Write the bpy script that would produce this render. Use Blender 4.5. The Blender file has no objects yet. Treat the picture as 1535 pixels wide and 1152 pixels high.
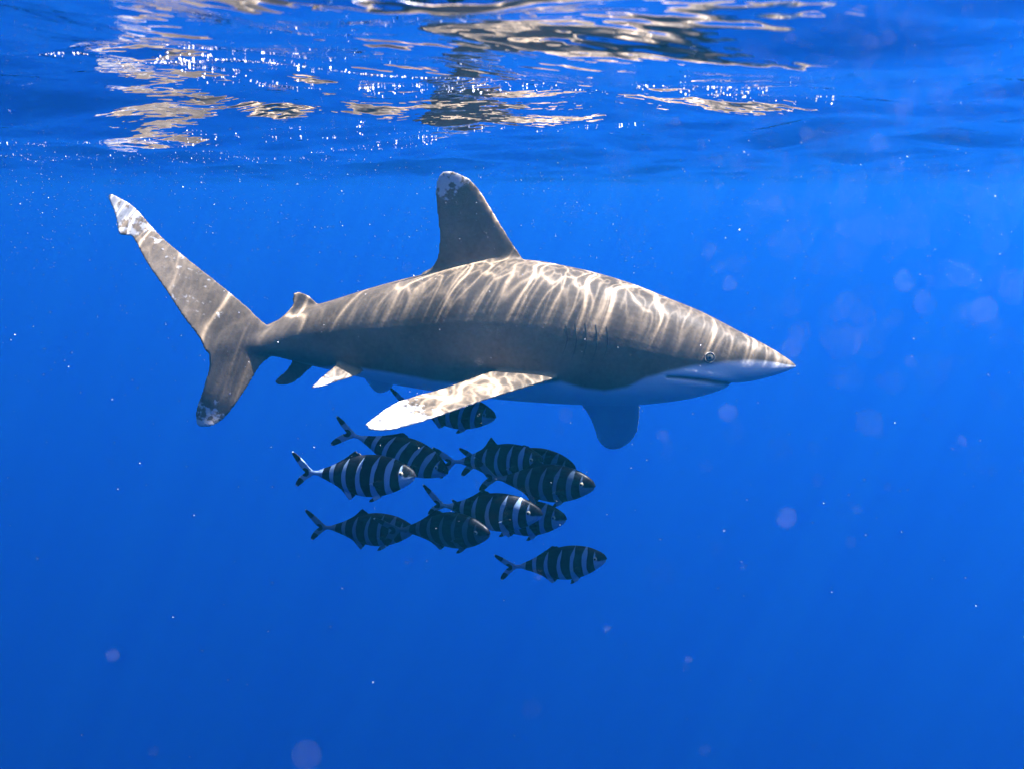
import bpy, bmesh, math, random
import numpy as np
from mathutils import Vector, Matrix

# ------------------------------------------------------------------ camera
W, H = 1535.0, 1152.0           # pixel grid of the photograph
FPX = 1474.0                    # focal length in those pixels
PITCH = math.atan((576 - 280) / FPX)   # eye level lies at row 280
CAM = Vector((0.0, -3.2, 0.0))
scene = bpy.context.scene
cam_data = bpy.data.cameras.new('camera')
cam = bpy.data.objects.new('camera', cam_data)
scene.collection.objects.link(cam)
cam.location = CAM
cam.rotation_euler = (math.pi / 2 - PITCH, 0, 0)
cam_data.sensor_width = 36.0
cam_data.lens = 36.0 * FPX / W
cam_data.clip_start = 0.02
cam_data.clip_end = 1000
cam_data.dof.use_dof = True
cam_data.dof.focus_distance = 3.1
cam_data.dof.aperture_fstop = 14.0
scene.camera = cam

# ------------------------------------------------------------------ sky and sun
SUN = Vector((0.42, 0.03, 0.90)).normalized()     # towards the sun
world = bpy.data.worlds.new('World')
scene.world = world
world.use_nodes = True
wn = world.node_tree.nodes
sky = wn.new('ShaderNodeTexSky')
sky.sky_type = 'NISHITA'
sky.sun_disc = False
sky.sun_elevation = math.asin(SUN.z)
sky.sun_rotation = math.atan2(SUN.x, SUN.y)
wn['Background'].inputs['Strength'].default_value = 0.10
world.node_tree.links.new(sky.outputs[0], wn['Background'].inputs['Color'])
sun_data = bpy.data.lights.new('sun', 'SUN')
sun_data.energy = 5.0
sun_data.angle = math.radians(0.5)
sun_data.color = (1.0, 0.93, 0.84)
sun = bpy.data.objects.new('sun', sun_data)
sun.rotation_euler = SUN.to_track_quat('Z', 'Y').to_euler()
sun.location = (2, 0, 6)
scene.collection.objects.link(sun)

# ------------------------------------------------------------------ render
scene.view_settings.view_transform = 'Standard'
scene.view_settings.look = 'None'
scene.view_settings.gamma = 1.0
scene.view_settings.exposure = 2.23
cy = scene.cycles
cy.use_denoising = True
cy.denoiser = 'OPENIMAGEDENOISE'
cy.denoising_quality = 'BALANCED'
cy.max_bounces = 8
cy.diffuse_bounces = 2
cy.glossy_bounces = 3
cy.transmission_bounces = 2
cy.volume_bounces = 1
cy.transparent_max_bounces = 8
cy.sample_clamp_indirect = 6.0
cy.blur_glossy = 0.0
cy.caustics_refractive = False

SURF = 0.125                    # mean height of the water surface above the lens


def px(x, y, Y):
    """Point at depth Y (metres along the view axis of the place) under pixel (x, y) of the photograph."""
    dx = (x - W / 2) / FPX
    dz = (H / 2 - y) / FPX
    d = Vector((dx, math.cos(PITCH) + dz * math.sin(PITCH), -math.sin(PITCH) + dz * math.cos(PITCH)))
    return CAM + d * ((Y - CAM.y) / d.y)


def link(o, parent=None):
    scene.collection.objects.link(o)
    if parent is not None:
        o.parent = parent
    return o


def tag(o, label=None, cat=None, group=None, kind=None):
    for k, v in (('label', label), ('category', cat), ('group', group), ('kind', kind)):
        if v:
            o[k] = v
    return o


def new_mat(name):
    m = bpy.data.materials.new(name)
    m.use_nodes = True
    nt = m.node_tree
    nt.nodes.clear()
    out = nt.nodes.new('ShaderNodeOutputMaterial')
    return m, nt, out


def node(nt, typ, ins=None, **attr):
    n = nt.nodes.new(typ)
    for k, v in attr.items():
        setattr(n, k, v)
    for k, v in (ins or {}).items():
        s = n.inputs[k]
        if isinstance(v, bpy.types.NodeSocket):
            nt.links.new(v, s)
        else:
            s.default_value = v
    return n


def math_n(nt, op, a, b=0.0, c=0.0, clamp=False):
    n = nt.nodes.new('ShaderNodeMath')
    n.operation = op
    n.use_clamp = clamp
    for i, v in enumerate((a, b, c)):
        if isinstance(v, bpy.types.NodeSocket):
            nt.links.new(v, n.inputs[i])
        else:
            n.inputs[i].default_value = v
    return n.outputs[0]


# ------------------------------------------------------------------ water volume
def build_water():
    m, nt, out = new_mat('sea_water')
    sc = node(nt, 'ShaderNodeVolumeScatter', {'Color': (0.045, 0.64, 1.0, 1), 'Density': 0.022, 'Anisotropy': 0.64})
    ab = node(nt, 'ShaderNodeVolumeAbsorption', {'Color': (0.0, 0.40, 0.945, 1), 'Density': 0.082})
    ad = node(nt, 'ShaderNodeAddShader')
    nt.links.new(sc.outputs[0], ad.inputs[0])
    nt.links.new(ab.outputs[0], ad.inputs[1])
    nt.links.new(ad.outputs[0], out.inputs['Volume'])
    R, top, bot = 160.0, SURF + 0.16, -120.0
    v = [(sx * R, sy * R, z) for z in (bot, top) for sx, sy in ((-1, -1), (1, -1), (1, 1), (-1, 1))]
    f = [(0, 3, 2, 1), (4, 5, 6, 7), (0, 1, 5, 4), (1, 2, 6, 5), (2, 3, 7, 6), (3, 0, 4, 7)]
    me = bpy.data.meshes.new('water_haze')
    me.from_pydata(v, [], f)
    me.materials.append(m)
    o = link(bpy.data.objects.new('water_haze', me))
    tag(o, 'clear blue sea water filling the scene', 'water', kind='stuff')


def wave_height(X, Y):
    rng = np.random.RandomState(7)
    Z = np.zeros_like(X)
    # wave trains: (count, wavelength lo, hi, slope)
    for n, lo, hi, slope, spread in ((5, 1.8, 4.5, 0.036, 0.6), (9, 0.6, 1.7, 0.030, 1.0), (16, 0.16, 0.5, 0.026, 1.3)):
        for i in range(n):
            lam = lo * (hi / lo) ** rng.rand()
            k = 2 * math.pi / lam
            th = math.radians(70) + rng.randn() * spread
            ph = rng.rand() * 6.28
            a = slope / k * (0.6 + 0.8 * rng.rand())
            p = k * (X * math.cos(th) + Y * math.sin(th)) + ph
            p = p + 0.8 * np.sin(0.37 * k * (X * math.cos(th + 1.1) + Y * math.sin(th + 1.1)) + ph * 2)
            far = np.clip((lam * 22.0) / (np.hypot(X, Y + 3.2) + 0.3), 0, 1)
            Z += a * far * (np.sin(p) + 0.22 * np.cos(2 * p))
    return Z


def graded(n, lo, hi, fine, c):
    """coordinates from lo to hi whose spacing grows away from c"""
    t = np.linspace(-1, 1, n)
    s = 5.2
    a = np.sinh(s * t) / math.sinh(s)
    return np.where(t < 0, c + (c - lo) * a, c + (hi - c) * a)


def build_surface():
    nx, ny = 760, 760
    xs = graded(nx, -170, 170, 0.01, 0.0)
    ys = graded(ny, -170, 170, 0.01, -1.9)
    X, Y = np.meshgrid(xs, ys)
    Z = SURF + wave_height(X, Y)
    co = np.stack([X, Y, Z], -1).reshape(-1, 3)
    i = np.arange(nx * ny).reshape(ny, nx)
    f = np.stack([i[:-1, :-1], i[:-1, 1:], i[1:, 1:], i[1:, :-1]], -1).reshape(-1, 4)
    me = bpy.data.meshes.new('water_surface')
    me.vertices.add(len(co)); me.vertices.foreach_set('co', co.ravel())
    me.loops.add(f.size); me.loops.foreach_set('vertex_index', f.ravel().astype(np.int32))
    me.polygons.add(len(f))
    me.polygons.foreach_set('loop_start', np.arange(0, f.size, 4, dtype=np.int32))
    me.polygons.foreach_set('loop_total', np.full(len(f), 4, dtype=np.int32))
    me.update(); me.validate()
    me.shade_smooth()
    m, nt, out = new_mat('water_skin')
    tc = node(nt, 'ShaderNodeTexCoord').outputs['Object']
    # ripples too fine for the mesh
    rip = node(nt, 'ShaderNodeTexNoise', {'Vector': tc, 'Scale': 16.0, 'Detail': 2.0, 'Roughness': 0.5})
    bump = node(nt, 'ShaderNodeBump', {'Strength': 0.20, 'Distance': 0.02, 'Height': rip.outputs[0]})
    fr = node(nt, 'ShaderNodeFresnel', {'IOR': 1.333, 'Normal': bump.outputs[0]})
    # painted caustics: a drawn net of sunlight in the skin's transmission colour
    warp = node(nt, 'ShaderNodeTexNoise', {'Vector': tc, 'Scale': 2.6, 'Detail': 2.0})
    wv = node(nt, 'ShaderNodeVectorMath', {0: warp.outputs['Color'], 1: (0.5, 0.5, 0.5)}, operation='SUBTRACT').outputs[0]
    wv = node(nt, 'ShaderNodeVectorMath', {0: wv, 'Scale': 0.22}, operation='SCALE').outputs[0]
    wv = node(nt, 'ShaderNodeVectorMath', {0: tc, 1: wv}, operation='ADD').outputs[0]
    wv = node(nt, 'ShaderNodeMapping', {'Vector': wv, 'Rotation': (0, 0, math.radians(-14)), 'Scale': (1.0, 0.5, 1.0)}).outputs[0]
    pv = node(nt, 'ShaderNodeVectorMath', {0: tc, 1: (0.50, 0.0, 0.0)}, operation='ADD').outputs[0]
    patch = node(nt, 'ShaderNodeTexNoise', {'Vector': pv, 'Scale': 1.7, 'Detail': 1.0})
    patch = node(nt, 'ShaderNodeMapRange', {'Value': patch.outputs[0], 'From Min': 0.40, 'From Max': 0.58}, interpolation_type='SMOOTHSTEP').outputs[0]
    # long thin bright folds of that painted light
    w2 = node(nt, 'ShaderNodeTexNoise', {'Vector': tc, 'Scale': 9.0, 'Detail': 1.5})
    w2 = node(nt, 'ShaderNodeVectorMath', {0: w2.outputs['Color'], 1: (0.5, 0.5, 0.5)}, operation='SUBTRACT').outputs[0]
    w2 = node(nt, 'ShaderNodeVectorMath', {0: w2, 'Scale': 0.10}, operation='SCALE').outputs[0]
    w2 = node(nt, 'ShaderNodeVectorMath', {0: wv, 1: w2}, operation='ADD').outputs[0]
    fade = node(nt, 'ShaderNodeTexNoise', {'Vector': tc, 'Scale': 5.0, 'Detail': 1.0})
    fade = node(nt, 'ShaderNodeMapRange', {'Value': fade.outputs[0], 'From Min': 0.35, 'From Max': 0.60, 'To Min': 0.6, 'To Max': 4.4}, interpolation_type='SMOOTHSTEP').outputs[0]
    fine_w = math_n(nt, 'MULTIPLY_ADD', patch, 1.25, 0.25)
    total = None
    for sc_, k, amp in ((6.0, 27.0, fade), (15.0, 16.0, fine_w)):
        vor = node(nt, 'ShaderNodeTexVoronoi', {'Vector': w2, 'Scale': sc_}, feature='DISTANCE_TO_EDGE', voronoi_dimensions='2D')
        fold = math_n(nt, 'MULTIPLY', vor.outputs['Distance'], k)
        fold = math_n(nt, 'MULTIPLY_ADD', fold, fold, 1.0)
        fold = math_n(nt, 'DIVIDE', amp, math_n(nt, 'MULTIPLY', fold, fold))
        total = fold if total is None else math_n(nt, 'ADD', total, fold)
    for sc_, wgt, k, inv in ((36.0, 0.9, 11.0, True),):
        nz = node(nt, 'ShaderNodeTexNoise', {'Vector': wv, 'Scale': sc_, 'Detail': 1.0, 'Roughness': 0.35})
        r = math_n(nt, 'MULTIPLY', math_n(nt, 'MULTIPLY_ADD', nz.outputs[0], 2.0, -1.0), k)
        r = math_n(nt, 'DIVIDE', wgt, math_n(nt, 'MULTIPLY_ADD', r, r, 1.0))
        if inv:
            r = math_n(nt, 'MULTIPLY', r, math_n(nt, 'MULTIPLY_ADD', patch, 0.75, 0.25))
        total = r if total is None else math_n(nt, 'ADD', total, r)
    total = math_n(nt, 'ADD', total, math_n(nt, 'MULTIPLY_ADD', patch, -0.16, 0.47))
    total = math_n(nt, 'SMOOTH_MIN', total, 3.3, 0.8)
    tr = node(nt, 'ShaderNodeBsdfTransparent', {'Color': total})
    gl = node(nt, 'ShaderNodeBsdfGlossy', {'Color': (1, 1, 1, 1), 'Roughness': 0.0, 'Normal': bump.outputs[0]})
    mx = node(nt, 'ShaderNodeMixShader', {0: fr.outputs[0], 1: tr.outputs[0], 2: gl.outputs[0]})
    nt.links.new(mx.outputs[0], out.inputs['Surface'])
    me.materials.append(m)
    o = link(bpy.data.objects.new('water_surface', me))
    tag(o, 'rippled underside of the sea surface', 'water', kind='structure')


build_water()
build_surface()
#MARK
# ------------------------------------------------------------------ mesh helpers
def interp(x, pts, col):
    a = sorted(pts)
    return np.interp(x, [p[0] for p in a], [p[col] for p in a])


def smooth_interp(x, pts, col):
    """cosine-free smooth curve through the points (Catmull-Rom in x)"""
    a = sorted(pts)
    xs = np.array([p[0] for p in a], float); ys = np.array([p[col] for p in a], float)
    m = np.gradient(ys, xs)
    i = np.clip(np.searchsorted(xs, x) - 1, 0, len(xs) - 2)
    h = xs[i + 1] - xs[i]
    t = np.clip((x - xs[i]) / h, 0, 1)
    return ((2*t**3 - 3*t**2 + 1) * ys[i] + (t**3 - 2*t**2 + t) * h * m[i]
            + (-2*t**3 + 3*t**2) * ys[i + 1] + (t**3 - t**2) * h * m[i + 1])


def loft(bm, rings):
    """closed surface through rings of equal length, capped by fans"""
    vr = [[bm.verts.new(p) for p in r] for r in rings]
    n = len(rings[0])
    for a, b in zip(vr[:-1], vr[1:]):
        for i in range(n):
            j = (i + 1) % n
            bm.faces.new((a[i], a[j], b[j], b[i]))
    for r, flip in ((vr[0], True), (vr[-1], False)):
        c = bm.verts.new(sum((v.co for v in r), Vector()) / n)
        for i in range(n):
            j = (i + 1) % n
            bm.faces.new((r[j], r[i], c) if flip else (r[i], r[j], c))


def resample(pts, n, power=1.0):
    """n points along a polyline smoothed by Catmull-Rom"""
    P = [Vector(p) for p in pts]
    Q = []
    for i in range(len(P) - 1):
        p0 = P[i - 1] if i else P[0] * 2 - P[1]
        p3 = P[i + 2] if i + 2 < len(P) else P[-1] * 2 - P[-2]
        for k in range(16):
            t = k / 16
            Q.append(0.5 * ((2 * P[i]) + (P[i + 1] - p0) * t + (2 * p0 - 5 * P[i] + 4 * P[i + 1] - p3) * t * t
                            + (3 * P[i] - p0 - 3 * P[i + 1] + p3) * t ** 3))
    Q.append(P[-1])
    d = [0.0]
    for a, b in zip(Q, Q[1:]):
        d.append(d[-1] + (b - a).length)
    out = []
    for k in range(n):
        t = d[-1] * (k / (n - 1)) ** power
        i = min(max(int(np.searchsorted(d, t)) - 1, 0), len(Q) - 2)
        u = (t - d[i]) / max(d[i + 1] - d[i], 1e-9)
        out.append(Q[i].lerp(Q[i + 1], min(max(u, 0), 1)))
    return out


def fin(bm, lead, trail, thick, n=46, m=13, tip_thick=None, minimum=0.0055):
    """a blade between a leading and a trailing edge (world points, root first), with an aerofoil section"""
    L = resample(lead, n); T = resample(trail, n)
    rings = []
    nrm0 = None
    for i in range(n):
        a, b = L[i], T[i]
        j = min(i, n - 4)
        span = (L[min(j + 3, n - 1)] + T[min(j + 3, n - 1)]) - (L[max(j - 3, 0)] + T[max(j - 3, 0)])
        nrm = (b - a).cross(span)
        if nrm.length < 1e-9 or i >= n - 3:
            nrm = nrm0.copy()
        nrm.normalize()
        if nrm0 is not None:
            if nrm.dot(nrm0) < 0:
                nrm.negate()
            nrm = (nrm0 * 0.6 + nrm * 0.4).normalized()
        nrm0 = nrm
        f = i / (n - 1)
        th = thick * (1 - f) + (tip_thick if tip_thick is not None else thick * 0.4) * f
        up, dn = [], []
        for k in range(m):
            c = 0.5 - 0.5 * math.cos(math.pi * k / (m - 1))
            prof = 2.6 * (0.2969 * math.sqrt(c) - 0.126 * c - 0.3516 * c * c + 0.2843 * c ** 3 - 0.1036 * c ** 4) * 1.9
            h = max(th * prof * 0.5, minimum * 0.5)
            if (b - a).length < 0.02:
                h = min(h, max((b - a).length * 0.3, minimum * 0.5))
            p = a.lerp(b, c)
            up.append(p + nrm * h); dn.append(p - nrm * h)
        rings.append(up + dn[::-1])
    loft(bm, rings)


def remeshed(name, bm, voxel, smooth):
    bmesh.ops.recalc_face_normals(bm, faces=bm.faces)
    me = bpy.data.meshes.new(name + '_raw')
    bm.to_mesh(me); bm.free()
    o = bpy.data.objects.new(name + '_raw', me)
    scene.collection.objects.link(o)
    r = o.modifiers.new('r', 'REMESH'); r.mode = 'VOXEL'; r.voxel_size = voxel; r.adaptivity = 0
    if smooth:
        s = o.modifiers.new('s', 'SMOOTH'); s.factor = 0.5; s.iterations = smooth
    dg = bpy.context.evaluated_depsgraph_get()
    out = bpy.data.meshes.new_from_object(o.evaluated_get(dg))
    out.name = name
    bpy.data.objects.remove(o); bpy.data.meshes.remove(me)
    out.shade_smooth()
    return out


def verts_np(me):
    co = np.empty(len(me.vertices) * 3); me.vertices.foreach_get('co', co)
    no = np.empty(len(me.vertices) * 3); me.vertex_normals.foreach_get('vector', no)
    return co.reshape(-1, 3), no.reshape(-1, 3)


def set_attr(me, name, vals):
    a = me.attributes.new(name, 'FLOAT', 'POINT')
    a.data.foreach_set('value', np.asarray(vals, dtype=np.float32))


def sstep(a, b, x):
    t = np.clip((x - a) / (b - a), 0, 1)
    return t * t * (3 - 2 * t)


def seg_dist(P, poly):
    """distance of 2-D points to a polyline, and the position along it"""
    best = np.full(len(P), 1e9); pos = np.zeros(len(P))
    n = len(poly) - 1
    for i in range(n):
        a = np.array(poly[i]); b = np.array(poly[i + 1]); d = b - a
        t = np.clip(((P - a) @ d) / (d @ d), 0, 1)
        q = np.linalg.norm(P - (a + t[:, None] * d), axis=1)
        k = q < best
        best[k] = q[k]; pos[k] = (i + t[k]) / n
    return best, pos


# ------------------------------------------------------------------ shark
# column, row of the back, row of the belly, half width in metres
PROFILE = [
    (1194, 548, 549, 0.004), (1188, 543, 552, 0.018), (1176, 535, 557, 0.034), (1158, 524, 562.5, 0.052),
    (1130, 509, 569, 0.074), (1100, 494, 574, 0.096), (1080, 483.5, 583, 0.108), (1050, 468.5, 592, 0.124),
    (1000, 448, 600, 0.146), (950, 428, 604, 0.163), (900, 412, 604, 0.176), (850, 400, 602, 0.184), (800, 391, 599, 0.187),
    (750, 389, 595, 0.185), (700, 396, 590, 0.177), (650, 408, 583, 0.166), (600, 420, 575, 0.150),
    (550, 434, 565, 0.131), (500, 450, 554, 0.106), (460, 462, 545, 0.086), (430, 474, 538, 0.068),
    (405, 486, 533, 0.053), (385, 493, 534, 0.044), (365, 497, 532, 0.034), (340, 500, 526, 0.022)]
SPINE = [(1194, -0.20), (1100, -0.15), (1000, -0.10), (900, -0.055), (800, -0.02), (700, 0.005), (600, 0.025), (500, 0.03), (430, 0.015), (385, -0.015), (340, -0.06)]


def spine_y(x):
    return float(smooth_interp(np.array([x], float), SPINE, 1)[0])


def body_rings():
    xs = np.concatenate([1194 - 40 * np.linspace(0, 1, 12) ** 1.6, np.linspace(1148, 340, 84)])
    rings = []
    for x in xs:
        Y = spine_y(x)
        yt = float(smooth_interp(np.array([x]), PROFILE, 1)[0]); yb = float(smooth_interp(np.array([x]), PROFILE, 2)[0])
        w = float(smooth_interp(np.array([x]), PROFILE, 3)[0])
        top, bot = px(x, yt, Y), px(x, yb, Y)
        c = (top + bot) / 2; h = (top.z - bot.z) / 2
        t = px(x + 6, 520, spine_y(x + 6)) - px(x - 6, 520, spine_y(x - 6)); t.z = 0; t.normalize()
        lat = Vector((-t.y, t.x, 0))
        head = float(np.clip((x - 930) / 200, 0, 1))       # flatter towards the snout
        ring = []
        n = 56
        for k in range(n):
            a = 2 * math.pi * k / n
            ca, sa = math.cos(a), math.sin(a)
            e = 2 / (2.45 + 0.05 * head)
            u = math.copysign(abs(ca) ** e, ca); v = math.copysign(abs(sa) ** e, sa)
            mid = -0.10 - 0.12 * head                       # widest below the middle
            zz = mid + v * ((1 - mid) if v > 0 else (1 + mid))
            ring.append(Vector((c.x, c.y, c.z)) + lat * (w * u) + Vector((0, 0, h * zz)))
        rings.append(ring)
    return rings


def P3(*pts):
    return [px(*p) for p in pts]


def build_shark():
    bm = bmesh.new()
    loft(bm, body_rings())
    # first dorsal fin
    fin(bm, P3((800, 410, -.02), (781, 384, -.02), (757, 347, -.015), (734, 309, -.012), (712, 276, -.008), (694, 263, -.005), (678, 256.5, -.005), (668, 256, -.005)),
        P3((640, 440, .015), (632, 411, .015), (648, 400, .012), (657, 380, .008), (658.5, 350, .004), (655.5, 320, .0), (653, 288, -.003), (655, 270, -.005), (660, 261, -.005), (665, 257, -.005)),
        0.040, tip_thick=0.012)
    # second dorsal fin
    fin(bm, P3((486, 466, .03), (474, 453, .03), (460, 441.5, .03), (450, 438, .032), (445, 438, .032)),
        P3((436, 478, .02), (417, 481, .02), (428, 470, .02), (438, 458, .025), (438.5, 447, .03), (440, 440, .032)), 0.018, n=30, tip_thick=0.008)
    # anal fin
    fin(bm, P3((484, 540, .03), (470, 548, .03), (452, 564, .028), (438, 574, .025), (424, 577, .022), (417, 576, .022)),
        P3((440, 530, .03), (437, 542, .025), (431, 552, .022), (421, 562, .02), (412.5, 570, .02), (413, 574, .02)), 0.018, n=30, tip_thick=0.009)
    # pelvic fins
    fin(bm, P3((556, 548, -.04), (536, 562, -.10), (505, 572, -.15), (485, 578.5, -.18), (468, 581.5, -.2)),
        P3((508, 540, -.04), (500, 550, -.10), (488, 560, -.14), (474, 573, -.17), (466, 580, -.2)), 0.016, n=30, tip_thick=0.008)
    fin(bm, P3((602, 558, .08), (592, 573, .12), (586, 582, .16), (578, 587, .18), (571, 588.5, .19)),
        P3((545, 548, .08), (545, 563, .12), (552, 575, .15), (560, 584, .18), (566, 588, .19)), 0.016, n=30, tip_thick=0.008)
    # pectoral fin towards the viewer
    fin(bm, P3((862, 548, -.10), (839, 563.5, -.20), (800, 576.5, -.27), (755, 590, -.34), (719, 601.5, -.39), (664, 621, -.47), (624, 634, -.53), (590, 643, -.57), (566, 645.5, -.59), (553, 643.5, -.60)),
        P3((826, 520, .02), (812, 539, -.08), (778, 548, -.15), (735, 558, -.20), (697, 571, -.25), (660, 584, -.30), (624, 593.5, -.37), (591, 605, -.45), (562, 624, -.55), (547, 636, -.60)), 0.030, n=60, m=17, tip_thick=0.010, minimum=0.007)
    # pectoral fin on the far side
    fin(bm, P3((962, 570, .02), (960, 602, .10), (958.5, 626, .22), (955, 646, .33), (946, 660, .41), (933, 669.5, .46), (922, 672.5, .48)),
        P3((852, 575, .02), (867, 600, .10), (882, 621, .22), (891.5, 643, .33), (895, 656, .40), (902, 666, .45), (912, 672, .48)), 0.030, tip_thick=0.012)
    # tail: long upper lobe leaning away, short lower lobe
    fin(bm, P3((440, 500, .0), (402, 488, -.02), (367, 457, -.03), (327, 424, -.005), (280, 387, .04), (240, 353, .08), (204, 313, .12), (182, 298, .14), (168, 291.5, .15), (163, 292, .15)),
        P3((400, 522, -.01), (350, 520, -.075), (314, 531, -.10), (297, 504, -.10), (274, 474, -.085), (250, 437, -.055), (220, 394, .0), (200, 357, .06), (190, 353, .068), (178, 351, .075), (176, 341, .085), (172, 320, .11), (162.5, 298, .15)),
        0.036, n=60, m=17, tip_thick=0.010, minimum=0.007)
    fin(bm, P3((425, 515, -.0), (406, 534, -.02), (390, 548, -.04), (374, 574, -.06), (354, 604, -.08), (334, 628, -.09), (317, 638, -.1), (306, 639.5, -.1)),
        P3((365, 490, -.045), (335, 508, -.085), (314, 530, -.10), (313.5, 550, -.10), (304, 584, -.105), (295, 610, -.105), (293.5, 630, -.1), (297, 638, -.1)),
        0.030, tip_thick=0.010, minimum=0.007)
    me = remeshed('shark', bm, 0.0042, 4)
    co, no = verts_np(me)
    # ---- blend the fin roots into the trunk
    ed = np.empty(len(me.edges) * 2, dtype=np.int32); me.edges.foreach_get('vertices', ed); ed = ed.reshape(-1, 2)
    wgt = np.zeros(len(co))
    for p, r in (((345, 515, -.075), 0.11), ((320, 530, -.10), 0.05), ((700, 398, .0), 0.14), ((645, 412, .015), 0.07), ((770, 390, -.02), 0.06), ((825, 552, -.17), 0.06),
                 ((912, 598, .10), 0.10), ((450, 545, .03), 0.05), ((455, 464, .03), 0.04), ((520, 555, -.09), 0.05), ((570, 565, .1), 0.05)):
        dd = np.linalg.norm(co - np.array(px(*p)), axis=1)
        wgt = np.maximum(wgt, 1 - sstep(0.5 * r, r, dd))
    cnt = np.bincount(ed.ravel(), minlength=len(co)).astype(float)
    # open edges of the blades stay where they are: only strongly concave or flat places move freely
    for it in range(24):
        acc = np.zeros_like(co)
        for k in range(3):
            acc[:, k] = np.bincount(ed[:, 0], co[ed[:, 1], k], len(co)) + np.bincount(ed[:, 1], co[ed[:, 0], k], len(co))
        mean = acc / cnt[:, None]
        dl = mean - co
        out_ = np.einsum('ij,ij->i', dl, no) > -0.0002      # concave or flat
        co = co + dl * (0.6 * wgt * out_)[:, None]
    pit = 1 - sstep(0.6, 1.0, np.linalg.norm(co - np.array(px(343, 520, -.08)), axis=1) / 0.060)
    for it in range(40):
        acc = np.zeros_like(co)
        for k in range(3):
            acc[:, k] = np.bincount(ed[:, 0], co[ed[:, 1], k], len(co)) + np.bincount(ed[:, 1], co[ed[:, 0], k], len(co))
        co = co + (acc / cnt[:, None] - co) * (0.6 * pit)[:, None]
    me.vertices.foreach_set('co', co.ravel()); me.update()
    co, no = verts_np(me)
    # ---- carve the mouth
    jaw = [px(*p) for p in ((1104, 576, -.15), (1085, 573.5, -.21), (1055, 569, -.225), (1025, 566, -.235), (1000, 564.5, -.235))]
    d, pos = seg_dist(co[:, [0, 2]], [(p.x, p.z) for p in jaw])
    wid = 0.0085 * (1 - 0.5 * pos)
    cut = np.exp(-(d / wid) ** 2) * (no[:, 2] < 0.5)
    co2 = co - no * (cut * 0.007)[:, None]
    # fuller lips just under and over the line
    lip = np.exp(-((d - 0.020) / 0.010) ** 2) * np.sin(np.pi * np.clip(pos, 0, 1)) ** 0.7
    co2 = co2 + no * (lip * 0.0018)[:, None]
    me.vertices.foreach_set('co', co2.ravel()); me.update()
    # ---- skin pattern
    line = [(1200, 554), (1175, 552), (1150, 549), (1120, 547), (1085, 547.5), (1040, 551), (1000, 558), (965, 567), (940, 580), (905, 586), (870, 580), (840, 571), (800, 573), (700, 577), (650, 573), (590, 562), (545, 556), (500, 556), (470, 562), (160, 800)]
    lx = [px(a, b, spine_y(a) - 0.13) for a, b in line]
    lx = sorted((p.x, p.z) for p in lx)
    zb = np.interp(co[:, 0], [p[0] for p in lx], [p[1] for p in lx])
    belly = (1 - sstep(-0.014, 0.026, co[:, 2] - zb)) * (1 - sstep(0.15, 0.45, no[:, 2]))
    lat = co[:, 1] - np.interp(co[:, 0], sorted(px(a, 520, b).x for a, b in SPINE), [b for a, b in sorted(SPINE, key=lambda s: px(s[0], 520, s[1]).x)])
    out_near = sstep(-0.185, -0.20, lat) if False else 1 - sstep(-0.205, -0.185, lat)
    belly = belly * (1 - out_near * (no[:, 2] > -0.1))
    pelvic = (np.linalg.norm(co - np.array(px(505, 567, -.12)), axis=1) < 0.09) & (co[:, 1] < -0.05)
    belly = np.where(pelvic & (no[:, 2] > -0.3), belly * 0.2, belly)
    anal = sstep(px(488, 560, .02).x, px(478, 560, .02).x, co[:, 0]) if False else (co[:, 0] < px(482, 560, .02).x)
    belly = np.where(anal, 0, belly)
    tips = np.zeros(len(co))
    for p, r0, r1, amt in (((668, 256, .02), 0.045, 0.125, 0.75), ((160, 290, .15), 0.06, 0.36, 0.74), ((296, 645, -.1), 0.06, 0.15, 0.55),
                           ((545, 641, -.6), 0.10, 0.30, 1.0), ((918, 676, .5), 0.05, 0.13, 0.5), ((464, 583, -.2), 0.04, 0.12, 0.8),
                           ((265, 395, .05), 0.14, 0.34, 0.12)):
        dd = np.linalg.norm(co - np.array(px(*p)), axis=1)
        tips = np.maximum(tips, amt * (1 - sstep(r0, r1, dd)))
    set_attr(me, 'belly', belly)
    set_attr(me, 'tips', tips)
    set_attr(me, 'groove', np.clip(cut * 1.2, 0, 1))

    m, nt, out = new_mat('shark_skin')
    tc = node(nt, 'ShaderNodeTexCoord').outputs['Object']
    A = lambda n: node(nt, 'ShaderNodeAttribute', attribute_name=n).outputs['Fac']
    fine = node(nt, 'ShaderNodeTexNoise', {'Vector': tc, 'Scale': 70.0, 'Detail': 4.0, 'Roughness': 0.65})
    big = node(nt, 'ShaderNodeTexNoise', {'Vector': tc, 'Scale': 5.0, 'Detail': 4.0, 'Roughness': 0.6})
    mot = node(nt, 'ShaderNodeTexNoise', {'Vector': tc, 'Scale': 42.0, 'Detail': 3.0, 'Roughness': 0.6})
    v = math_n(nt, 'ADD', math_n(nt, 'MULTIPLY', fine.outputs[0], 0.35), math_n(nt, 'MULTIPLY', big.outputs[0], 0.65))
    back = node(nt, 'ShaderNodeValToRGB', {'Fac': v})
    back.color_ramp.elements[0].position = 0.36; back.color_ramp.elements[0].color = (0.112, 0.082, 0.054, 1)
    back.color_ramp.elements[1].position = 0.66; back.color_ramp.elements[1].color = (0.222, 0.165, 0.112, 1)
    # ragged edge where brown meets white
    bm_ = math_n(nt, 'ADD', A('belly'), math_n(nt, 'MULTIPLY_ADD', big.outputs[0], 0.5, -0.25))
    bm_ = node(nt, 'ShaderNodeMapRange', {'Value': bm_, 'From Min': 0.2, 'From Max': 0.85}, interpolation_type='SMOOTHSTEP').outputs[0]
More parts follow.
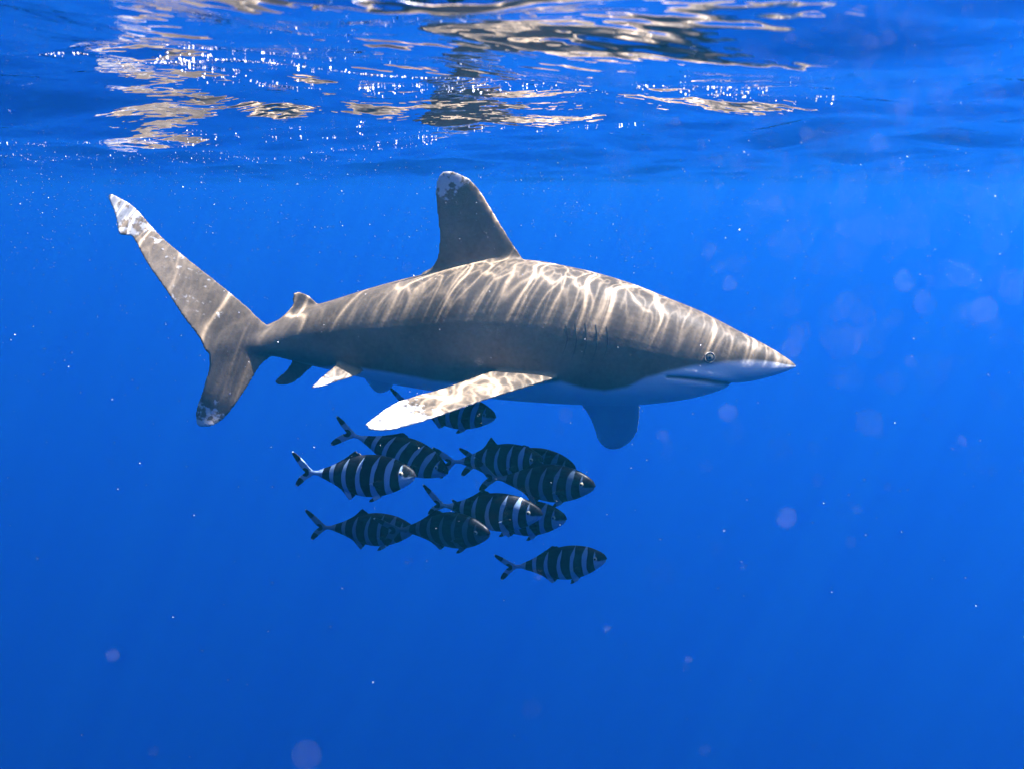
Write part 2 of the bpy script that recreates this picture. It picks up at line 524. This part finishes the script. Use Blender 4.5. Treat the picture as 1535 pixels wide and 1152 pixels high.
    c1 = node(nt, 'ShaderNodeMix', {'Factor': bm_, 'A': back.outputs[0], 'B': (0.46, 0.45, 0.42, 1)}, data_type='RGBA')
    for s_, v_ in ((6, back.outputs[0]),):
        nt.links.new(v_, c1.inputs[s_])
    c1.inputs[7].default_value = (0.58, 0.56, 0.53, 1)
    tp = math_n(nt, 'ADD', A('tips'), math_n(nt, 'MULTIPLY_ADD', mot.outputs[0], 2.2, -1.1))
    tp = math_n(nt, 'MULTIPLY', tp, math_n(nt, 'GREATER_THAN', A('tips'), 0.004))
    tp = node(nt, 'ShaderNodeMapRange', {'Value': tp, 'From Min': 0.36, 'From Max': 0.66}, interpolation_type='SMOOTHSTEP').outputs[0]
    c2 = node(nt, 'ShaderNodeMix', data_type='RGBA')
    nt.links.new(tp, c2.inputs[0]); nt.links.new(c1.outputs[2], c2.inputs[6]); c2.inputs[7].default_value = (0.46, 0.43, 0.39, 1)
    c3 = node(nt, 'ShaderNodeMix', data_type='RGBA')
    nt.links.new(A('groove'), c3.inputs[0]); nt.links.new(c2.outputs[2], c3.inputs[6]); c3.inputs[7].default_value = (0.16, 0.145, 0.14, 1)
    bmp = node(nt, 'ShaderNodeBump', {'Strength': 0.25, 'Distance': 0.003, 'Height': fine.outputs[0]})
    bs = node(nt, 'ShaderNodeBsdfPrincipled', {'Base Color': c3.outputs[2], 'Roughness': 0.5, 'Normal': bmp.outputs[0]})
    bs.inputs['Specular IOR Level'].default_value = 0.12
    nt.links.new(bs.outputs[0], out.inputs['Surface'])
    me.materials.append(m)
    o = link(bpy.data.objects.new('shark', me))
    tag(o, 'large brown shark with white-tipped fins gliding just under the water surface', 'shark')

    # ---- eyes and gills are laid onto the finished skin
    from mathutils.bvhtree import BVHTree
    bvh = BVHTree.FromPolygons([Vector(c) for c in co2], [tuple(p.vertices) for p in me.polygons])

    def hit(x, y, far=False):
        tgt = px(x, y, 0)
        if not far:
            dirn = (tgt - CAM).normalized(); src = CAM
        else:
            src = px(x, y, spine_y(x) - 0.13); src = Vector((src.x + 0.1, 1.0, src.z)); dirn = Vector((0, -1, 0))
        loc, n, _, _ = bvh.ray_cast(src, dirn)
        return loc, n

    eye_m, nt, out = new_mat('shark_eye_iris')
    b = node(nt, 'ShaderNodeBsdfPrincipled', {'Base Color': (0.13, 0.125, 0.10, 1), 'Roughness': 0.25})
    nt.links.new(b.outputs[0], out.inputs['Surface'])
    rim_m, nt, out = new_mat('shark_eye_rim')
    b = node(nt, 'ShaderNodeBsdfPrincipled', {'Base Color': (0.19, 0.165, 0.145, 1), 'Roughness': 0.7})
    nt.links.new(b.outputs[0], out.inputs['Surface'])
    pup_m, nt, out = new_mat('dark_pupil')
    b = node(nt, 'ShaderNodeBsdfPrincipled', {'Base Color': (0.008, 0.008, 0.01, 1), 'Roughness': 0.12})
    nt.links.new(b.outputs[0], out.inputs['Surface'])

    def disc_dome(name, r, bulge, mat, loc, n, parent, inner=0.0, off=0.0):
        bm = bmesh.new()
        q = n.to_track_quat('Z', 'Y').to_matrix()
        rows = 6
        prev = None
        for i in range(rows + 1):
            f = inner + (1 - inner) * i / rows
            z = bulge * math.sqrt(max(0, 1 - f * f)) - 0.004 * (f > 0.999) + off
            if inner:
                z = bulge * math.sin(math.pi * i / rows) - 0.003 * (i in (0, rows)) + off
            ring = [bm.verts.new(loc + q @ Vector((r * f * math.cos(k * math.pi / 12), r * f * math.sin(k * math.pi / 12), z))) for k in range(24)] if f > 0 else [bm.verts.new(loc + q @ Vector((0, 0, z)))]
            if prev:
                for k in range(24):
                    k2 = (k + 1) % 24
                    if len(prev) == 1:
                        bm.faces.new((prev[0], ring[k], ring[k2]))
                    else:
                        bm.faces.new((prev[k], ring[k], ring[k2], prev[k2]))
            prev = ring
        me_ = bpy.data.meshes.new(name)
        bm.to_mesh(me_); bm.free(); me_.shade_smooth()
        me_.materials.append(mat)
        return link(bpy.data.objects.new(name, me_), parent)

    for far in (False, True):
        loc, n = hit(1064, 536, far)
        if loc is None:
            continue
        e = disc_dome('eye', 0.0135, 0.0040, eye_m, loc, n, o)
        disc_dome('pupil', 0.0050, 0.002, pup_m, loc, n, e, off=0.0028)
        disc_dome('eyelid', 0.0175, 0.0030, rim_m, loc, n, e, inner=0.74)
    # gill slits: slender curved folds on the near flank
    gill_m, nt, out = new_mat('gill_opening')
    b = node(nt, 'ShaderNodeBsdfPrincipled', {'Base Color': (0.06, 0.048, 0.04, 1), 'Roughness': 0.8})
    nt.links.new(b.outputs[0], out.inputs['Surface'])
    for gx, y0, y1 in ((909, 489, 541), (893, 486, 543), (877, 484, 543), (862, 484, 541), (848, 486, 534)):
        for far in (False, True):
            bm = bmesh.new()
            prev = None
            N = 14
            for i in range(N + 1):
                f = i / N
                loc, n = hit(gx + 5 * math.sin(f * math.pi) - 6 * f, y0 + (y1 - y0) * f, far)
                if loc is None:
                    continue
                w = 0.0026 * math.sin(math.pi * min(max(f, 0.04), 0.96)) ** 0.6
                t = Vector((1, 0, 0)); t = (t - n * t.dot(n)).normalized()
                row = [bm.verts.new(loc + t * (w * s) + n * z) for s, z in ((-1, -0.0008), (0, 0.0008), (1, -0.0008))]
                if prev:
                    for k in (0, 1):
                        bm.faces.new((prev[k], prev[k + 1], row[k + 1], row[k]))
                prev = row
            gm = bpy.data.meshes.new('gill_slit'); bm.to_mesh(gm); bm.free(); gm.shade_smooth()
            gm.materials.append(gill_m)
            link(bpy.data.objects.new('gill_slit', gm), o)
    return o


# ------------------------------------------------------------------ pilot fish
# along the body from snout 0 to tail fork 1: back, belly, half width (in body lengths)
FISH = [(0.0, 0.000, -0.006, 0.004), (0.012, 0.030, -0.026, 0.016), (0.04, 0.060, -0.052, 0.030), (0.09, 0.090, -0.080, 0.046), (0.16, 0.116, -0.108, 0.058),
        (0.24, 0.130, -0.128, 0.066), (0.34, 0.136, -0.140, 0.068), (0.45, 0.130, -0.140, 0.064), (0.56, 0.108, -0.122, 0.054), (0.66, 0.080, -0.090, 0.042),
        (0.75, 0.050, -0.056, 0.030), (0.83, 0.026, -0.030, 0.020), (0.90, 0.018, -0.020, 0.014), (0.96, 0.022, -0.024, 0.008)]


def fish_mesh(name, bend, dorsal_up, spread):
    """one pilot fish of unit length, snout at the origin, swimming towards +X"""
    bm = bmesh.new()
    side = lambda s: bend * max(0.0, s - 0.25) ** 2
    rings = []
    for s in np.concatenate([np.linspace(0, 0.06, 8), np.linspace(0.08, 0.96, 40)]):
        a = np.array([s])
        t, b, w = (float(smooth_interp(a, FISH, c)[0]) for c in (1, 2, 3))
        g = 1.0 + 0.28 * math.sin(math.pi * min(s / 0.9, 1.0)); t *= g; b *= g
        c, h = (t + b) / 2, (t - b) / 2
        rings.append([Vector((-s, side(s) + w * math.cos(k * math.pi / 16), c + h * math.sin(k * math.pi / 16))) for k in range(32)])
    loft(bm, rings)
    V = lambda s, z, y=0.0: Vector((-s, side(s) + y, z * (1.0 + 0.28 * math.sin(math.pi * min(s / 0.9, 1.0)))))
    mn = 0.0085
    # tail lobes
    u, l = spread
    fin(bm, [V(.90, .005), V(.945, .035), V(1.0, .085 * u), V(1.06, .135 * u), V(1.115, .168 * u), V(1.13, .172 * u)],
        [V(.93, -.02), V(.99, -.004), V(1.03, .022), V(1.075, .072 * u), V(1.12, .128 * u), V(1.138, .162 * u)], 0.014, n=24, m=7, minimum=mn)
    fin(bm, [V(.90, -.005), V(.945, -.035), V(.99, -.080 * l), V(1.035, -.128 * l), V(1.075, -.165 * l), V(1.09, -.172 * l)],
        [V(.93, .02), V(.99, .004), V(1.03, -.020), V(1.07, -.070 * l), V(1.10, -.125 * l), V(1.105, -.160 * l)], 0.014, n=24, m=7, minimum=mn)
    # soft dorsal and anal fins
    d = dorsal_up
    fin(bm, [V(.44, .10), V(.475, .138), V(.50, .138 + .03 * d), V(.515, .142 + .05 * d), V(.525, .142 + .056 * d)],
        [V(.88, .0), V(.86, .026), V(.74, .062), V(.62, .108), V(.54, .138 + .045 * d)], 0.016, n=20, m=9, minimum=mn)
    fin(bm, [V(.50, -.11), V(.535, -.142), V(.56, -.155 - .02 * d), V(.575, -.160 - .04 * d), V(.582, -.161 - .042 * d)],
        [V(.88, .0), V(.86, -.028), V(.76, -.064), V(.66, -.105), V(.60, -.150 - .03 * d)], 0.016, n=20, m=9, minimum=mn)
    # pelvic and pectoral fins
    for sd in (-1, 1):
        fin(bm, [V(.27, -.11, .02 * sd), V(.31, -.148, .026 * sd), V(.36, -.168, .03 * sd), V(.39, -.172, .032 * sd)],
            [V(.34, -.11, .02 * sd), V(.36, -.136, .024 * sd), V(.385, -.152, .028 * sd), V(.40, -.168, .032 * sd)], 0.012, n=14, m=7, minimum=mn)
        fin(bm, [V(.25, -.03, .05 * sd), V(.29, -.028, .074 * sd), V(.34, -.034, .088 * sd), V(.375, -.045, .094 * sd)],
            [V(.26, -.065, .05 * sd), V(.30, -.068, .070 * sd), V(.34, -.062, .084 * sd), V(.37, -.052, .094 * sd)], 0.012, n=14, m=7, minimum=mn)
    me = remeshed(name, bm, 0.0058, 2)
    co, no = verts_np(me)
    s, z = -co[:, 0], co[:, 2]
    # six dark bands that bow towards the head at the belly
    q = s + 1.5 * (z - 0.01) ** 2 + 0.16 * z
    rng = np.random.RandomState(3)
    band = np.zeros(len(s))
    for c, hw in ((0.17, 0.036), (0.295, 0.040), (0.42, 0.044), (0.55, 0.047), (0.675, 0.043), (0.79, 0.036)):
        e = np.abs(q - c) + 0.004 * np.sin(z * 17 + c * 40)
        hw = hw + 0.022 * sstep(0.07, 0.18, z) - 0.010 * sstep(-0.06, -0.17, z)
        band = np.maximum(band, 1 - sstep(hw - 0.008, hw + 0.008, e))
    # dark cap on the head, dark patches on the tail
    band = np.maximum(band, 0.75 * (1 - sstep(0.09, 0.14, s)) * sstep(-0.05, 0.02, z))
    tail = np.maximum(1 - sstep(0.03, 0.045, np.hypot(s - 1.0, z)), np.maximum(1 - sstep(0.035, 0.06, np.hypot(s - 1.09, z - .13 * u)), 1 - sstep(0.035, 0.06, np.hypot(s - 1.06, z + .13 * l))))
    band = np.where(s > 0.9, tail, band)
    set_attr(me, 'band', band)
    set_attr(me, 'edge', np.maximum(1 - sstep(0.0, 0.022, np.hypot(s - 1.135, z - .168 * u)), 1 - sstep(0.0, 0.022, np.hypot(s - 1.095, z + .168 * l))))
    # mouth line
    d2, _ = seg_dist(co[:, [0, 2]], [(0.004, -0.014), (-0.03, -0.022), (-0.055, -0.034)])
    cut = np.exp(-(d2 / 0.006) ** 2)
    me.vertices.foreach_set('co', (co - no * (cut * 0.007)[:, None]).ravel()); me.update()
    return me


def build_fish():
    m, nt, out = new_mat('pilot_fish_skin')
    tc = node(nt, 'ShaderNodeTexCoord').outputs['Object']
    A = lambda n: node(nt, 'ShaderNodeAttribute', attribute_name=n).outputs['Fac']
    nz = node(nt, 'ShaderNodeTexNoise', {'Vector': tc, 'Scale': 26.0, 'Detail': 3.0})
    bd = math_n(nt, 'ADD', A('band'), math_n(nt, 'MULTIPLY_ADD', nz.outputs[0], 0.5, -0.25))
    bd = node(nt, 'ShaderNodeMapRange', {'Value': bd, 'From Min': 0.35, 'From Max': 0.65}, interpolation_type='SMOOTHSTEP').outputs[0]
    pale = node(nt, 'ShaderNodeVectorMath', {0: (0.15, 0.22, 0.31), 1: node(nt, 'ShaderNodeObjectInfo').outputs['Color']}, operation='MULTIPLY')
    mx = node(nt, 'ShaderNodeMix', data_type='RGBA')
    nt.links.new(bd, mx.inputs[0]); nt.links.new(pale.outputs[0], mx.inputs[6]); mx.inputs[7].default_value = (0.005, 0.005, 0.008, 1)
    m2 = node(nt, 'ShaderNodeMix', data_type='RGBA')
    nt.links.new(A('edge'), m2.inputs[0]); nt.links.new(mx.outputs[2], m2.inputs[6]); m2.inputs[7].default_value = (0.75, 0.78, 0.8, 1)
    bmp = node(nt, 'ShaderNodeBump', {'Strength': 0.2, 'Distance': 0.004, 'Height': nz.outputs[0]})
    b = node(nt, 'ShaderNodeBsdfPrincipled', {'Base Color': m2.outputs[2], 'Roughness': 0.45, 'Normal': bmp.outputs[0]})
    b.inputs['Specular IOR Level'].default_value = 0.14
    nt.links.new(b.outputs[0], out.inputs['Surface'])
    em, nt, out = new_mat('pilot_fish_eye')
    b = node(nt, 'ShaderNodeBsdfPrincipled', {'Base Color': (0.34, 0.30, 0.20, 1), 'Roughness': 0.2})
    nt.links.new(b.outputs[0], out.inputs['Surface'])
    pm = bpy.data.materials['dark_pupil']

    def ball(name, r, sy, mat):
        bm = bmesh.new()
        bmesh.ops.create_uvsphere(bm, u_segments=16, v_segments=10, radius=r)
        for v in bm.verts:
            v.co.y *= sy
        me = bpy.data.meshes.new(name); bm.to_mesh(me); bm.free(); me.shade_smooth()
        me.materials.append(mat)
        return me
    eye_me, pup_me = ball('eye', 0.022, 0.55, em), ball('pupil', 0.012, 0.6, pm)
    kinds = []
    for bend, d, sp in ((0.06, 0.1, (0.85, 0.8)), (-0.14, 0.9, (1.0, 1.0)), (0.20, 0.25, (1.0, 0.75)), (-0.22, 0.15, (0.8, 0.95)), (0.02, 0.5, (1.1, 0.85))):
        me = fish_mesh('pilot_fish', bend, d, sp)
        me.materials.append(m)
        kinds.append(me)
    # snout pixel, tail-fork pixel, depth of the snout, depth of the tail, kind, roll, label
    school = [
        (744, 625, 600, 605, 0.02, 0.08, 0, 4, 'banded pilot fish half hidden behind the pale near pectoral fin of the shark'),
        (672, 709, 528, 644, -0.10, -0.02, 3, 0, 'banded pilot fish diving head down just below the white tip of the pectoral fin'),
        (624, 713, 450, 710, -0.52, -0.46, 2, -8, 'brighter blue banded pilot fish with sunlit patches on its snout and back'),
        (816, 690, 676, 688, -0.18, -0.06, 1, 6, 'large banded pilot fish leading a tight knot, with a raised pointed dorsal fin'),
        (864, 703, 714, 684, 0.02, 0.10, 3, 4, 'dark pilot fish of which only the blunt forehead shows behind a larger one'),
        (893, 728, 732, 716, -0.26, -0.14, 4, 4, 'very dark pilot fish with pointed snout overlapping two others in the tight knot'),
        (814, 770, 648, 762, -0.26, -0.16, 2, 4, 'striped pilot fish with crisp pale bands below the tight knot'),
        (850, 777, 696, 772, -0.06, 0.04, 0, 2, 'pilot fish mostly covered by a striped one, blunt face and belly showing'),
        (622, 794, 478, 790, -0.02, 0.04, 4, 4, 'striped pilot fish whose head is covered by the tail of a darker one'),
        (735, 799, 600, 784, -0.30, -0.10, 3, 12, 'dark pilot fish with only faint bands swimming under the crisply striped one'),
        (910, 836, 762, 851, -0.06, -0.02, 0, 0, 'lone banded pilot fish swimming lowest, apart from the rest of the school'),
    ]
    for sx, sy, tx, ty, y0, y1, kind, roll, label in school:
        a, b_ = px(sx, sy, y0), px(tx, ty, y1)
        f = (a - b_)
        L = f.length
        f.normalize()
        left = Vector((0, 0, 1)).cross(f).normalized()
        up = f.cross(left)
        R = Matrix((f, left, up)).transposed() @ Matrix.Rotation(math.radians(roll), 3, 'X')
        o = link(bpy.data.objects.new('pilot_fish', kinds[kind]))
        o.matrix_world = Matrix.Translation(a) @ R.to_4x4() @ Matrix.Scale(L, 4)
        k = 0.30 if 'faint bands' in label else 1.15 if 'brighter' in label else 0.55 if 'dark' in label else 1.0
        o.color = (k, k, k, 1)                     # scales the pale tone between its bands
        tag(o, label, 'fish', 'pilot fish under the shark')
        for sd in (-1, 1):
            e = link(bpy.data.objects.new('eye', eye_me), o)
            e.location = (-0.118, sd * 0.044, 0.022)
            p = link(bpy.data.objects.new('pupil', pup_me), e)
            p.location = (0, sd * 0.007, 0)


build_shark()
build_fish()


# ------------------------------------------------------------------ drifting specks and bubbles
def build_specks():
    rng = np.random.RandomState(11)
    C, Rr = [], []
    # plankton through the water, thicker near the surface
    n = 6500
    d = 0.9 + 5.0 * rng.rand(n) ** 0.6
    x = (rng.rand(n) - 0.5) * 1.9 * d
    z = SURF - 0.05 - np.minimum(rng.exponential(0.28, n), 2.5)
    C.append(np.stack([x, d - 3.2, z], -1)); Rr.append(0.00040 + 0.0007 * rng.rand(n) ** 4)
    # snow drifting near the lens
    n = 100
    d = 0.07 + 0.22 * rng.rand(n)
    x = (rng.rand(n) - 0.30) * 1.5 * d; z = (rng.rand(n) - 0.62) * 1.1 * d
    C.append(np.stack([x, d - 3.2, z], -1)); Rr.append(0.00005 + 0.00010 * rng.rand(n) ** 2)
    # finer specks added close to the lens to give a pale haze at right
    n = 900
    d = 0.06 + 0.16 * rng.rand(n)
    x = (0.36 + 0.16 * rng.randn(n)) * d; z = (0.04 + 0.14 * rng.randn(n)) * d
    C.append(np.stack([x, d - 3.2, z], -1)); Rr.append(0.000045 + 0.00008 * rng.rand(n) ** 2)
    # bubbles pressed up against the surface in drift lines
    for y0, x0, x1, n, th in ((-1.85, -0.45, 0.35, 420, 0.035), (-1.85, -0.75, -0.45, 90, 0.01), (-1.55, -0.5, 0.5, 300, 0.05), (-0.9, -1.2, 0.3, 160, 0.04), (-0.3, -1.6, -0.2, 260, 0.05), (1.1, -2.2, -0.6, 200, 0.08)):
        t = rng.rand(n)
        t = (np.floor(t * 23) + rng.rand(n) ** 2) / 23          # clotted, not evenly strewn
        x = x0 + (x1 - x0) * t
        y = y0 + 0.05 * np.sin(x * 6.1 + y0 * 3) + rng.randn(n) * th
        r = 0.0005 + 0.0013 * rng.rand(n) ** 3
        z = SURF + wave_height(x, y) - 0.8 * r
        C.append(np.stack([x, y, z], -1)); Rr.append(r)
    C = np.concatenate(C); Rr = np.concatenate(Rr)
    keep = (C[:, 2] < SURF + wave_height(C[:, 0], C[:, 1]) - 0.0001)
    C, Rr = C[keep], Rr[keep]
    bm = bmesh.new(); bmesh.ops.create_icosphere(bm, subdivisions=1, radius=1.0)
    bv = np.array([v.co[:] for v in bm.verts]); bf = np.array([[v.index for v in f.verts] for f in bm.faces]); bm.free()
    V = (C[:, None, :] + bv[None] * Rr[:, None, None]).reshape(-1, 3)
    F = (bf[None] + (np.arange(len(C)) * len(bv))[:, None, None]).reshape(-1, 3)
    me = bpy.data.meshes.new('suspended_specks')
    me.from_pydata(V.tolist(), [], F.tolist())
    me.shade_smooth()
    m, nt, out = new_mat('pale_speck')
    b = node(nt, 'ShaderNodeBsdfPrincipled', {'Base Color': (0.8, 0.78, 0.78, 1), 'Roughness': 0.5})
    nt.links.new(b.outputs[0], out.inputs['Surface'])
    me.materials.append(m)
    o = link(bpy.data.objects.new('suspended_specks', me))
    tag(o, 'pale plankton specks and bubbles drifting in the water', 'specks', kind='stuff')


build_specks()
